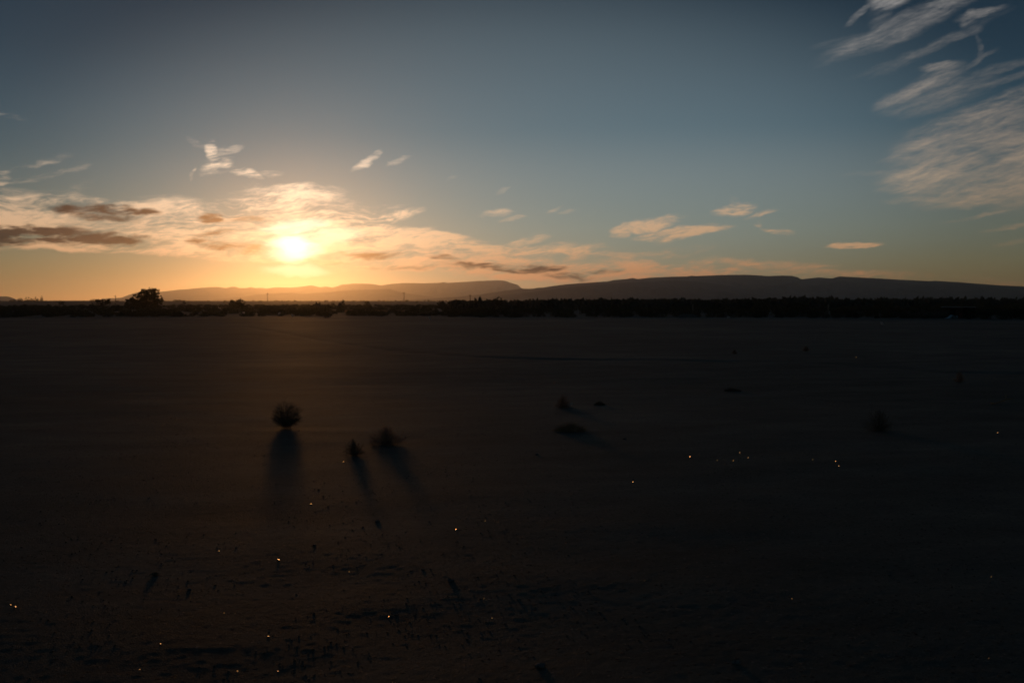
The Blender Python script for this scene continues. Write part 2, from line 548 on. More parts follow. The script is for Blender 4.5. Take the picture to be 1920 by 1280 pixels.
# ================================================================ ground
az_front = np.radians(np.linspace(-36, 36, 760))
az_rest = np.radians(np.linspace(36, 324, 100)[1:-1])
az = np.concatenate([az_front, az_rest])
rr = [0.0005, 0.6, 1.2, 1.8, 2.3, 2.7]
while rr[-1] < 15500:
    r0 = rr[-1]
    rr.append(r0 * (1.0033 if 3.2 < r0 < 36 else (1.006 if r0 < 60 else (1.02 if r0 < 400 else 1.12))))
rr = np.array(rr)
A, Rr = np.meshgrid(az, rr)
GX, GY = Rr * np.sin(A), Rr * np.cos(A)
P = np.stack([GX, GY, height(GX, GY)], -1)
ground = link('ground', grid_mesh('ground', P, wrap=True), M_EARTH)
tag(ground, 'wide bare plain of dark stony earth running to the mountains', 'ground', kind='structure')

# ================================================================ mountains


def range_of_hills(name, label, prof, dist, depth, seed, rough=0.28):
    px = np.array([p[0] for p in prof], float)
    py = np.array([p[1] for p in prof], float)
    ae = np.array([azel(a, b) for a, b in zip(px, py)])
    n = max(160, int((ae[-1, 0] - ae[0, 0]) * 14))
    a = np.linspace(ae[0, 0], ae[-1, 0], n)
    el = np.interp(a, ae[:, 0], ae[:, 1])
    H = dist * np.tan(np.radians(el)) + EYE
    H = np.maximum(H, 0) + dist * 4.5e-5 * fbm(a * 7.0, a * 0 + seed, 4, seed) * np.clip(H / (dist * .008), 0, 1)
    s = np.concatenate([np.linspace(-1, 0, 34), np.linspace(0, 1, 12)[1:]])
    AA, SS = np.meshgrid(np.radians(a), s)
    HH = np.broadcast_to(H, AA.shape)
    D = dist + SS * depth * (0.55 + 0.45 * HH / max(H.max(), 1))
    X, Y = D * np.sin(AA), D * np.cos(AA)
    f = np.where(SS < 0, np.clip(1 + SS, 0, 1) ** 1.55, np.clip(1 - SS, 0, 1))
    gul = fbm(X / (dist * .016), Y / (dist * .045), 5, seed + 5, 0.55)
    Z = HH * f * (1 + rough * 2.2 * gul * np.clip(-SS * 3.0, 0, 1) * (1 - f)) - 2.0 * (f <= 0.001)
    o = link(name, grid_mesh(name, np.stack([X, Y, Z], -1)), M_ROCK)
    return tag(o, label, 'mountain', kind='structure')


BACK = [(190, 560), (228, 558), (240, 553.5), (255, 548.5), (270, 545.5), (286, 545.5), (300, 547), (320, 545), (335, 543), (350, 542), (370, 540), (385, 539), (400, 538), (412, 538), (424, 540), (432, 538), (440, 537), (449, 540), (462, 540), (470, 538), (478, 540), (490, 539.5), (500, 541),
        (515, 538.5), (540, 539), (560, 538), (575, 536), (585, 535), (600, 538.5), (612, 537), (622, 539), (632, 537), (640, 533.5), (650, 533), (662, 531.5), (680, 531.5), (695, 532), (715, 535), (735, 532), (760, 530.5), (800, 531), (825, 530), (832, 528.8), (840, 530), (870, 528.5), (900, 526.5),
        (930, 525.5), (946, 526), (960, 531), (970, 533.5), (978, 540), (1000, 550), (1030, 558), (1060, 561)]
MID = [(400, 561), (430, 559), (460, 556), (480, 552), (500, 551), (530, 549), (550, 549), (570, 551), (590, 549), (610, 548.5), (640, 545), (660, 544), (690, 543), (720, 542), (731, 541), (742, 545), (755, 549), (780, 552), (810, 556), (840, 560), (860, 561)]
RIGHT = [(770, 562), (820, 559), (860, 556), (900, 552), (930, 547.5), (960, 543), (975, 541), (1000, 541), (1006, 539.5), (1018, 539), (1030, 537), (1060, 533), (1100, 530), (1140, 527.5), (1150, 525), (1175, 523), (1186, 521), (1195, 523), (1220, 520.5), (1250, 519), (1290, 518), (1298, 516.6), (1304, 517.5),
         (1350, 515.5), (1400, 515), (1420, 516), (1440, 517.5), (1465, 516.5), (1485, 517), (1495, 519.5), (1503, 523.5), (1520, 521.5), (1535, 520), (1560, 522), (1568, 519.5), (1575, 518), (1600, 519.5), (1650, 522), (1700, 525), (1745, 527), (1752, 526.2), (1800, 529), (1850, 533), (1880, 535), (1920, 537),
         (2000, 541), (2150, 546), (2350, 552), (2600, 559), (2700, 562)]
SPUR = [(900, 561), (940, 554), (1000, 547), (1060, 539), (1110, 534), (1160, 530.5), (1220, 527), (1270, 526), (1310, 528), (1350, 533), (1400, 541), (1450, 549), (1510, 556), (1560, 561)]
FARLEFT = [(-400, 560), (-200, 553), (-60, 554), (0, 555.5), (14, 555.5), (20, 557), (30, 561), (40, 562)]
range_of_hills('mountain_range', 'long hazy orange mountain ridge below the sun', BACK, 12500, 2600, 3)
range_of_hills('hills', 'low orange foothills in front of the hazy ridge below the sun', MID, 9000, 1300, 13)
range_of_hills('mountain_range', 'broad dark blue flat-topped mountain with a long sloping shoulder', RIGHT, 6500, 1700, 23)
range_of_hills('hills', 'dark spur on the flank of the broad blue mountain', SPUR, 5200, 800, 33)
range_of_hills('hills', 'tiny far hill at the outer end of the plain left of the bushy tree', FARLEFT, 11500, 900, 43)

# ================================================================ haze
hz = bpy.data.materials.new('haze')
hz.use_nodes = True
hn = hz.node_tree
hn.nodes.remove(hn.nodes['Principled BSDF'])
pv = hn.nodes.new('ShaderNodeVolumePrincipled')
pv.inputs['Color'].default_value = (.92, .92, .95, 1)
pv.inputs['Density'].default_value = 5.0e-5
pv.inputs['Anisotropy'].default_value = 0.90
hn.links.new(pv.outputs[0], hn.nodes['Material Output'].inputs['Volume'])
hx, hy, h0, h1 = 16000.0, 16000.0, -6.0, 290.0
hv = [(x, y, z) for z in (h0, h1) for x, y in ((-hx, -hy), (hx, -hy), (hx, hy), (-hx, hy))]
hf = [(3, 2, 1, 0), (4, 5, 6, 7), (0, 1, 5, 4), (1, 2, 6, 5), (2, 3, 7, 6), (3, 0, 4, 7)]
haze = link('haze', mesh('haze', hv, hf), hz)
tag(haze, 'dusty evening air over the whole plain', 'haze', kind='stuff')


# ================================================================ plants
class MB:
    def __init__(self):
        self.v = []
        self.f = []

    def quad_leaf(self, c, d, n, ln, wd):
        """a small leaf: kite of four corners"""
        d = d.normalized()
        s = d.cross(n)
        if s.length < 1e-4:
            s = d.orthogonal()
        s.normalize()
        k = len(self.v)
        self.v += [c, c + d * ln * .45 + s * wd * .5, c + d * ln, c + d * ln * .45 - s * wd * .5]
        self.f.append((k, k + 1, k + 2, k + 3))

    def tube(self, pts, r0, r1, sides=3):
        k0 = len(self.v)
        n = len(pts)
        for i, p in enumerate(pts):
            t = (pts[min(i + 1, n - 1)] - pts[max(i - 1, 0)]).normalized()
            a = t.orthogonal().normalized()
            b = t.cross(a)
            r = r0 + (r1 - r0) * i / (n - 1)
            for s in range(sides):
                w = 2 * math.pi * s / sides
                self.v.append(p + a * (math.cos(w) * r) + b * (math.sin(w) * r))
        for i in range(n - 1):
            for s in range(sides):
                a0 = k0 + i * sides + s
                a1 = k0 + i * sides + (s + 1) % sides
                self.f.append((a0, a1, a1 + sides, a0 + sides))

    def mesh(self, name, smooth=False):
        return mesh(name, self.v, self.f, smooth)


def rv(r, s=1.0):
    while True:
        v = Vector((r.uniform(-1, 1), r.uniform(-1, 1), r.uniform(-1, 1)))
        if 0.01 < v.length < 1:
            return v * s


def leaf_crown(mb, r, lobes, count, ln, wd, shell=0.55):
    """leaves spread through ellipsoid lobes (centre, radii); denser towards the rim, with clumps and gaps"""
    vol = [l[1].x * l[1].y + l[1].x * l[1].z for l in lobes]
    tot = sum(vol)
    for (c, ra), w in zip(lobes, vol):
        nleaf = int(count * w / tot)
        nclump = max(6, nleaf // 16)
        for _ in range(nclump):
            d = rv(r).normalized()
            k = shell + (1.08 - shell) * r.random() ** 0.7
            cc = c + Vector((d.x * ra.x, d.y * ra.y, d.z * ra.z)) * k
            cr = 0.20 * min(ra) * r.uniform(.6, 1.4)
            for _ in range(nleaf // nclump):
                p = cc + rv(r, cr)
                dd = (rv(r) + d * 0.6 + Vector((0, 0, .25)))
                mb.quad_leaf(p, dd, rv(r), ln * r.uniform(.6, 1.3), wd * r.uniform(.6, 1.3))


def bend(r, a, b, n=5, amp=0.12):
    L = (b - a).length
    m1 = rv(r, L * amp)
    m2 = rv(r, L * amp)
    out = []
    for i in range(n):
        t = i / (n - 1)
        out.append(a.lerp(b, t) + m1 * math.sin(math.pi * t) + m2 * math.sin(2 * math.pi * t) * .5)
    return out


def make_tree(name, label, base, dist_scale, lobes_px, trunks_px, count, leaf=0.22, group=None, cat='tree', seed=1):
    """lobes and trunks in photograph pixels relative to the foot, turned into metres with dist_scale"""
    r = random.Random(seed)
    k = dist_scale
    root = empty(name, base)
    tag(root, label, cat, group)
    root.rotation_euler.z = -math.atan2(base.x, base.y)
    lobes = [(Vector((x * k, r.uniform(-.25, .25) * w * k, z * k)), Vector((w * k, w * k * .9, h * k))) for x, z, w, h in lobes_px]
    mb = MB()
    leaf_crown(mb, r, lobes, count, leaf, leaf * .6)
    for c, ra in lobes:
        for _ in range(10):
            p = c + Vector((r.uniform(-1, 1) * ra.x, r.uniform(-1, 1) * ra.y, r.uniform(-1, 1) * ra.z)) * .9
            mb.tube(bend(r, c, p, 4), .02, .008)
    link('crown', mb.mesh('crown'), M_FOLIAGE, root)
    tb = MB()
    for (x0, x1, z1, r0) in trunks_px:
        a = Vector((x0 * k, 0, -.05))
        b = Vector((x1 * k, 0, z1 * k))
        tb.tube(bend(r, a, b, 6, .06), r0, r0 * .45, 7)
    for c, ra in lobes:
        x0 = min(trunks_px, key=lambda t: abs(t[0] * k - c.x))
        tb.tube(bend(r, Vector((x0[0] * k, 0, x0[2] * k * .35)), c, 5, .08), x0[3] * .5, x0[3] * .18, 5)
    link('trunk', tb.mesh('trunk', True), M_BARK, root)
    return root


def far_base(px, py):
    x, y = flat_at(px, py)
    return Vector((x, y, gz(x, y)))


def scale_at(p):
    return math.hypot(p.x, p.y) / FPX


b0 = far_base(270, 577)
make_tree('bushy_tree', 'dark bushy two-humped tree standing alone on the plain, tallest of all', b0, scale_at(b0),
          [(-20, 7, 10, 9), (-11, 14, 9, 9), (1, 22, 10, 9), (12, 25, 8, 8), (19, 26, 6, 8), (26, 15, 5, 6), (8, 12, 15, 10), (-6, 6, 14, 7), (22, 9, 6, 6)],
          [(2, 5, 24, .28), (-14, -15, 12, .18), (12, 18, 22, .16)], 9500, .30, seed=4)
b0 = far_base(194, 577)
make_tree('vase_shaped_shrub', 'small dark shrub wider at its top, left of the big bushy tree', b0, scale_at(b0),
          [(-7, 10, 6, 4), (1, 10, 7, 4), (8, 10.5, 5, 4), (0, 5, 5, 4)], [(0, 0, 8, .12), (-1, -5, 9, .08), (1, 6, 9, .08)], 1500, .24, cat='shrub', seed=6)
b0 = far_base(443, 578)
make_tree('dark_shrub', 'dark flat-topped shrub with two humps just left of the glare under the sun', b0, scale_at(b0),
          [(-7, 9, 7, 6), (7, 10, 7, 6), (0, 5, 12, 5)], [(-4, -5, 7, .12), (4, 5, 8, .12)], 1800, .26, cat='shrub', seed=7)
b0 = far_base(930, 580)
make_tree('round_tree', 'round dark treelet rising over the scrub where the two mountains meet', b0, scale_at(b0),
          [(4, 17, 8, 6), (-3, 12, 9, 6), (8, 11, 5, 5), (-1, 5, 9, 6)], [(0, 2, 14, .10)], 1700, .20, cat='tree', seed=8)
b0 = far_base(905, 581)
make_tree('small_round_shrub', 'small round shrub beside the round dark treelet', b0, scale_at(b0),
          [(0, 10, 6, 5), (-2, 4, 6, 4)], [(0, 0, 8, .07)], 700, .18, cat='shrub', seed=9)
for i, (px, pyb, w, h, lab) in enumerate([
        (25, 566, 5, 4, 'tiny low tree on the horizon, outermost of the row left of the bushy tree'),
        (38, 566, 5, 6, 'second tiny tree from the outer end of the horizon row'),
        (52, 566, 6, 8, 'leaning tiny tree in the horizon row, before the pointed one'),
        (67, 566, 6, 8, 'broad tiny tree on the horizon next to the pointed one'),
        (78, 566, 2.6, 10, 'pointed narrow little tree on the horizon, tallest of its row'),
        (176, 566, 7, 5, 'flat little tree on the horizon above the vase-shaped shrub'),
        (332, 566.5, 7, 5, 'low bump of a tree on the horizon right of the bushy tree')]):
    b0 = far_base(px, pyb)
    make_tree('small_tree', lab, b0, scale_at(b0), [(0, h * .55, w * .8, h * .45), (r_ := (i % 3 - 1) * w * .4, h * .4, w * .7, h * .35)], [(0, 0, h * .6, .15)], 900, .45, 'trees on the far horizon', seed=20 + i)


# scrub in the belt along the far edge of the bare ground
def scrub_mesh(seed, kind):
    r = random.Random(seed)
    mb = MB()
    if kind == 'low':
        lobes = [(Vector((r.uniform(-.45, .45), r.uniform(-.3, .3), r.uniform(.22, .42))), Vector((r.uniform(.35, .6), r.uniform(.35, .5), r.uniform(.2, .4)))) for _ in range(3)]
        leaf_crown(mb, r, lobes, 520, .10, .05, .3)
        for _ in range(22):
            a = Vector((r.uniform(-.3, .3), r.uniform(-.2, .2), 0))
            mb.tube(bend(r, a, a * 2.2 + Vector((r.uniform(-.2, .2), r.uniform(-.2, .2), r.uniform(.5, .95))), 4), .012, .004)
    else:
        lobes = [(Vector((r.uniform(-.7, .7), r.uniform(-.5, .5), r.uniform(.35, 1.1))), Vector((r.uniform(.5, .85), r.uniform(.5, .8), r.uniform(.4, .7)))) for _ in range(5)]
        leaf_crown(mb, r, lobes, 900, .16, .06, .25)
        for _ in range(26):                                     # feathery upright sprays
            a = Vector((r.uniform(-.8, .8), r.uniform(-.5, .5), r.uniform(0, .6)))
            b = a * 1.15 + Vector((r.uniform(-.25, .25), r.uniform(-.25, .25), r.uniform(.5, .95)))
            pts = bend(r, a, b, 5)
            mb.tube(pts, .014, .004)
            for q in pts[2:]:
                for _ in range(3):
                    mb.quad_leaf(q, rv(r) + Vector((0, 0, .5)), rv(r), .16, .05)
    return mb.mesh('scrub_bush')


LOWM = [scrub_mesh(100 + i, 'low') for i in range(5)]
TALLM = [scrub_mesh(200 + i, 'tall') for i in range(6)]
for me in LOWM + TALLM:
    me.materials.append(M_FOLIAGE)
rs = random.Random(55)


def put_scrub(px, d, h, lab, grp):
    dr = ray(px, 563)
    a = math.atan2(dr.x, dr.y)
    x, y = d * math.sin(a), d * math.cos(a)
    tall = h > 1.0
    me = rs.choice(TALLM if tall else LOWM)
    o = link('scrub_bush', me, None, None, (x, y, gz(x, y) - .03))
    sc = h / (1.75 if tall else .85)
    o.scale = (sc * rs.uniform(.9, 1.35), sc * rs.uniform(.9, 1.3), sc * rs.uniform(.9, 1.08))
    o.rotation_euler.z = rs.uniform(0, 6.28)
    tag(o, lab, 'bush', grp)


def belt_height(px):
    return float(np.interp(px, [-60, 100, 300, 420, 520, 640, 720, 850, 960, 1050, 1300, 1450, 1530, 1650, 1700, 1760, 1900, 2000], [.62, .6, .72, .8, .9, .9, 1.05, 1.15, 1.25, 1.30, 1.32, 1.36, 1.45, 1.35, 1.45, 1.75, 1.75, 1.65]))


def scatter(mb, me, x, y, h, href):
    """adds one turned and stretched copy of a scrub mesh to a joined mass"""
    sc = h / href
    sx, sy, sz = sc * rs.uniform(.9, 1.35), sc * rs.uniform(.9, 1.3), sc * rs.uniform(.9, 1.08)
    w = rs.uniform(0, 6.28)
    c, s_ = math.cos(w), math.sin(w)
    k = len(mb.v)
    z0 = gz(x, y) - .03
    for v in me.vertices:
        X, Y, Z = v.co.x * sx, v.co.y * sy, v.co.z * sz
        mb.v.append((x + X * c - Y * s_, y + X * s_ + Y * c, z0 + Z))
    for p in me.polygons:
        mb.f.append(tuple(k + i for i in p.vertices))


thick = MB()
px = 845.0
while px < 1975:
    bh = belt_height(px)
    for dd in (100, 109, 121):
        d = dd * rs.uniform(.96, 1.05)
        a_ = math.radians(azel(px + rs.uniform(-9, 9), 563)[0])
        scatter(thick, rs.choice(TALLM), d * math.sin(a_), d * math.cos(a_), bh * rs.uniform(.60, .92), 1.75)
    px += 21
for i in range(150):                                            # ragged front edge
    px = rs.uniform(840, 1975)
    d = rs.uniform(94, 102)
    a_ = math.radians(azel(px, 563)[0])
    scatter(thick, rs.choice(LOWM), d * math.sin(a_), d * math.cos(a_), rs.uniform(.25, .62), .85)
tag(link('thicket', thick.mesh('thicket'), M_FOLIAGE), 'dark unbroken thicket along the far edge of the plain before the blue mountain', 'thicket', kind='stuff')

def cover_mesh(seed):
    r = random.Random(seed)
    m = MB()
    for _ in range(110):
        q = rv(r)
        m.quad_leaf(Vector((q.x * .75, q.y * .6, abs(q.z) * .62)), rv(r) + Vector((0, 0, .5)), rv(r), .26 * r.uniform(.6, 1.3), .15)
    return m.mesh('cover')


COVER = [cover_mesh(600 + i) for i in range(3)]
low = MB()
for i in range(1700):
    t = rs.random()
    pxx = rs.uniform(-60, 930)
    d = 104 + 195 * t ** 1.2
    a_ = math.radians(azel(pxx, 563)[0])
    scatter(low, rs.choice(COVER), d * math.sin(a_), d * math.cos(a_), rs.uniform(.3, .62) * (1 + .25 * t), .85)
for me in COVER:
    bpy.data.meshes.remove(me)
tag(link('low_scrub', low.mesh('low_scrub'), M_FOLIAGE), 'knee-high scrub covering the ground before the hazy orange hills', 'scrub', kind='stuff')

for px, d, h, lab in [
        (474, 150, 1.00, 'low rounded bush between the two-humped shrub and the three close bushes'),
        (497, 135, 1.00, 'left one of the three close bushes under the sun'),
        (511, 128, 1.32, 'tallest of the three close bushes under the sun'),
        (527, 130, .96, 'right one of the three close bushes under the sun'),
        (566, 122, .95, 'single low bush in the orange glow directly under the sun'),
        (597, 118, .95, 'low bush at the right end of the orange glow under the sun'),
        (612, 92, .42, 'small dark mound of a bush out on the bare ground under the sun'),
        (690, 140, 1.18, 'rounded bush behind the left end of the pale grass strip'),
        (712, 132, 1.08, 'bush right behind the widest pale grass patch'),
        (750, 133, 1.16, 'bush behind the last pale grass patch, left of the taller power pole'),
        (776, 126, 1.08, 'bush a little right of the taller power pole'),
        (806, 120, 1.16, 'bush halfway between the two power poles, behind the bright scrap'),
        (836, 150, 1.55, 'slim taller bush between the bright scrap and the short power pole'),
        (1426, 104, 1.95, 'block-shaped tall dark bush standing out of the thicket next to a fence post'),
        (1500, 106, 1.80, 'broad dark bush bulging from the thicket left of the thin pale post'),
        (1658, 118, 2.15, 'bush with a thin upright spike above the thicket before the blue mountain')]:
    put_scrub(px, d, h, lab, 'bushes standing out of the scrub')

# farther scrub that reads as one mass up to the foot of the mountains
rf = random.Random(91)
mb = MB()
for i in range(2600):
    a = math.radians(rf.uniform(-31, 31))
    deg = math.degrees(a)
    d = 145 * (2600 / 145) ** (rf.random() ** 1.25)
    if deg < -3.5 and d < 1000 and rf.random() < .96:
        continue
    if deg < -10 and d < 600 and rf.random() < .6:
        continue
    base_h = float(np.interp(deg, [-31, -12, 0, 6, 13, 16, 19, 31], [1.1, 1.3, 1.6, 2.0, 2.1, 2.8, 2.2, 2.3]))
    h = base_h * rf.uniform(.6, 1.12) * (1 + min(d, 2000) / 2600 * .25)
    if d > 700:
        h *= rf.choice((.8, 1, 1, 1.2))
    pxup = float(np.interp(deg, [-31, -12, -2, 5, 13, 14.2, 17.5, 18.5, 21, 24, 28, 31], [1, 1.5, 1.5, 3, 3.5, 6, 5.5, 3, 3, 7, 7, 5]))
    h = min(h, 1.6 + d * pxup / FPX * rf.uniform(.3, 1.0))
    w = h * rf.uniform(.8, 1.9)
    x, y = d * math.sin(a), d * math.cos(a)
    nl = 46 if d < 400 else (22 if d < 900 else 10)
    ls = w * (.30 if d < 400 else (.45 if d < 900 else .7))
    for _ in range(nl):
        q = rv(rf)
        z = abs(q.z) ** .8
        c = Vector((x + q.x * w * .5, y + q.y * w * .5, z * h * (1 - .25 * q.x * q.x)))
        mb.quad_leaf(c - Vector((0, 0, ls * .3)), rv(rf) + Vector((0, 0, .7)), Vector((rf.uniform(-1, 1), -1, 0)), ls * rf.uniform(.6, 1.2), ls * .6)
tag(link('scrub', mb.mesh('scrub'), M_FARFOL), 'far scrub covering the plain up to the foot of the mountains', 'scrub', kind='stuff')


# ================================================================ things along the far edge of the plain
def box(mb, x0, x1, y0, y1, z0, z1):
    k = len(mb.v)
    mb.v += [Vector(p) for p in ((x0, y0, z0), (x1, y0, z0), (x1, y1, z0), (x0, y1, z0), (x0, y0, z1), (x1, y0, z1), (x1, y1, z1), (x0, y1, z1))]
    mb.f += [tuple(k + i for i in q) for q in ((3, 2, 1, 0), (4, 5, 6, 7), (0, 1, 5, 4), (1, 2, 6, 5), (2, 3, 7, 6), (3, 0, 4, 7))]


def power_pole(px, d, h, arm, lab):
    a = math.radians(azel(px, 563)[0])
    x, y = d * math.sin(a), d * math.cos(a)
    root = empty('power_pole', (x, y, 0))
    tag(root, lab, 'power pole', 'wooden power poles on the far plain')
    m = MB()
    m.tube([Vector((0, 0, -.3)), Vector((0.02, 0, h * .5)), Vector((0.05, 0, h))], .24, .17, 8)
    link('pole', m.mesh('pole', True), M_WOOD, root)
    m = MB()
    box(m, -arm, arm, -.30, -.18, h - .95, h - .72)
    link('crossarm', m.mesh('crossarm'), M_WOOD, root)
    for sx in (-arm * .85, 0.02, arm * .85):
        m = MB()
        z = h - .72 if sx != 0.02 else h
        yy = -.24 if sx != 0.02 else 0
        m.tube([Vector((sx, yy, z)), Vector((sx, yy, z + .14)), Vector((sx, yy, z + .28))], .07, .05, 6)
        link('insulator', m.mesh('insulator'), M_WOOD, root)


power_pole(757.5, 780, 8.0, 1.1, 'tallest power pole, on the plain before the orange hills right of the sun')
power_pole(881.5, 800, 6.4, .9, 'shorter power pole before the right end of the hazy orange ridge')
power_pole(501.5, 900, 8.0, 1.0, 'faint power pole in the glow just left below the sun')
power_pole(216.5, 800, 5.4, .8, 'power pole on the horizon between the vase-shaped shrub and the bushy tree')


def fence_post(px, pyb, pyt, lab):
    b = far_base(px, pyb)
    k = scale_at(b)
    m = MB()
    m.tube([Vector((0, 0, -.1)), Vector((.01, 0, (pyb - pyt) * k * .5)), Vector((.03, 0, (pyb - pyt) * k))], .075, .06, 7)
    n = len(m.v)
    m.f.append(tuple(range(n - 7, n)))
    o = link('fence_post', m.mesh('fence_post', False), M_POST, None, b)
    tag(o, lab, 'post', 'old fence posts before the thicket')


M_POST = material('bleached_post_wood', (.24, .19, .13), 0.85, 0.2)[0]
fence_post(1298.5, 593, 571, 'pale wooden post before the thicket right beside the low earth heap')
fence_post(1428, 592.5, 573, 'thin pale post in front of the block-shaped tall bush')
fence_post(1552.5, 592.5, 571, 'thin pale post right of the broad dark bush in the thicket')

# earth heap
b = ground_at(1289, 595)
k = scale_at(b)
n1, n2 = 26, 10
T, Q = np.meshgrid(np.linspace(0, 2 * np.pi, n1, endpoint=False), np.linspace(0, 1, n2))
hx_, hy_ = np.cos(T) * Q * 24 * k, np.sin(T) * Q * 14 * k
hz_ = 6.5 * k * (1 - Q ** 2) * (1 + .35 * fbm(hx_ * 1.7 + 3, hy_ * 1.7, 3, 5)) - .04
o = link('earth_heap', grid_mesh('earth_heap', np.stack([hx_, hy_, hz_], -1), wrap=True), M_EARTH, None, b)
tag(o, 'low heap of dug earth before the thicket beside a pale post', 'heap')

# small hut with a wall beside it
M_MUD = rock_material('mud_plaster', (.085, .066, .05), (.14, .11, .085), 3.0)
M_ROOF = rock_material('grey_roof_slab', (.16, .165, .165), (.24, .245, .24), 2.0)
M_RED = rock_material('red_brick', (.16, .065, .045), (.24, .10, .07), 4.0)
M_TARP = material('pale_blue_sheet', (.34, .50, .54), 0.45, 0.4)[0]
M_HUT_DARK = material('hut_dark', (.03, .026, .022), 0.8, 0.2)[0]  # near-black flat colour for the shed wall and door
hb = ground_at(1796, 596.5)
k = scale_at(hb)
root = empty('hut', hb)
root.rotation_euler.z = -math.atan2(hb.x, hb.y)
tag(root, 'small flat-roofed hut half hidden in the thicket, red brick at its corner', 'hut')
m = MB()
box(m, -24 * k, 4 * k, 1.2, 3.4, -.1, 18 * k)
link('wall', m.mesh('wall'), M_MUD, root)
m = MB()
box(m, -27 * k, 28 * k, .35, 3.6, 18.05 * k, 19.6 * k)
link('roof', m.mesh('roof'), M_ROOF, root)
m = MB()
box(m, 2 * k, 7 * k, .5, 1.15, -.1, 10 * k)
link('corner_pier', m.mesh('corner_pier'), M_RED, root)
m = MB()
box(m, 8 * k, 27 * k, 1.6, 3.3, -.1, 17.9 * k)
link('shed_wall', m.mesh('shed_wall'), M_HUT_DARK, root)
m = MB()
box(m, -13 * k, -4 * k, 1.14, 1.19, 0.0, 14.5 * k)
link('door', m.mesh('door'), M_HUT_DARK, root)
# blue sheet thrown over something at the hut's front
b = ground_at(1783, 597)
n1, n2 = 14, 9
xs, ys = np.meshgrid(np.linspace(-10, 10, n1) * k, np.linspace(-.5, .5, n2))
zs = (5.6 * k * np.exp(-((xs - 1.5 * k) / (6 * k)) ** 2) * np.exp(-(ys / .34) ** 2)) * (1 + .3 * fbm(xs * 5, ys * 5, 2, 9)) + .02 + .4 * k * fbm(xs * 9, ys * 9, 2, 12)
zs = np.maximum(zs + np.where(xs > 4 * k, (xs - 4 * k) * .55, 0) * np.exp(-(ys / .34) ** 2), .015)
o = link('plastic_sheet', grid_mesh('plastic_sheet', np.stack([xs, ys, zs], -1)), M_TARP, None, b)
o.rotation_euler.z = root.rotation_euler.z
sm = o.modifiers.new('thickness', 'SOLIDIFY')
sm.thickness = 0.012
tag(o, 'crumpled pale blue sheet lying in front of the hut', 'sheet')
# low rubble wall left of the hut
b = ground_at(1738, 596)
root = empty('rubble_wall', b)
root.rotation_euler.z = -math.atan2(b.x, b.y)
tag(root, 'low broken wall of brown blocks running left from the hut', 'wall')
rw = random.Random(5)
blk = []
for v in range(4):
    m = MB()
    pts = [(sx * .5 + rw.uniform(-.06, .06), sy * .5 + rw.uniform(-.05, .05), sz * .5 + rw.uniform(-.08, .08)) for sz in (-1, 1) for sx, sy in ((-1, -1), (1, -1), (1, 1), (-1, 1))]
    m.v = [Vector(p) for p in pts]
    m.f = [(3, 2, 1, 0), (4, 5, 6, 7), (0, 1, 5, 4), (1, 2, 6, 5), (2, 3, 7, 6), (3, 0, 4, 7)]
    me = m.mesh('block')
    me.materials.append(M_MUD)
    blk.append(me)
W0, W1 = -34 * k, 33 * k
for row, top in ((0, 1.0), (1, .92), (2, .6)):
    x = W0 + (.2 if row % 2 else 0)
    while x < W1:
        w = rw.uniform(.34, .5)
        if rw.random() < top:
            o = link('block', rw.choice(blk), None, root, (x + w / 2, rw.uniform(-.03, .03), .11 + row * .205))
            o.scale = (w * .96, .30, .20)
            o.rotation_euler.z = rw.uniform(-.04, .04)
        x += w

# far pale house at the foot of the mountain
a = math.radians(azel(1224, 563)[0])
d = 1500
root = empty('farmhouse', (d * math.sin(a), d * math.cos(a), 0))
root.rotation_euler.z = -a
tag(root, 'tiny pale far building at the foot of the dark blue mountain', 'building')
m = MB()
box(m, -5.8, 5.8, 0, 6, -.2, 3.9)
link('wall', m.mesh('wall'), material('pale_plaster', (.62, .60, .56), .9, .1)[0], root)
m = MB()
box(m, -6.1, 6.1, -.3, 6.3, 3.95, 4.25)
link('roof', m.mesh('roof'), M_ROOF, root)

# pale grass patches in the scrub band
for px, w, lab in [(654, 13, 'faint short strip of dry grass nearest the orange glow'), (691, 12, 'small pale patch of dry grass, first of the three bright ones'), (713, 24, 'widest pale patch of dry grass in the scrub'), (750, 17, 'last dim pale patch of dry grass, under the tallest power pole')]:
    b = ground_at(px, 586)
    k = scale_at(b)
    r = random.Random(int(px))
    m = MB()
    for _ in range(420):
        c = Vector((r.uniform(-.5, .5) * w * k, r.uniform(-.5, .5), 0))
        hgt = 5.5 * k * r.uniform(.5, 1.1)
        m.quad_leaf(c, Vector((r.uniform(-.3, .3), r.uniform(-.3, .3), 1)), Vector((r.uniform(-.4, .4), -1, 0)), hgt, .05)
    o = link('dry_grass', m.mesh('dry_grass'), M_STRAW, None, b)
    tag(o, lab, 'dry grass', 'pale grass patches in the scrub')


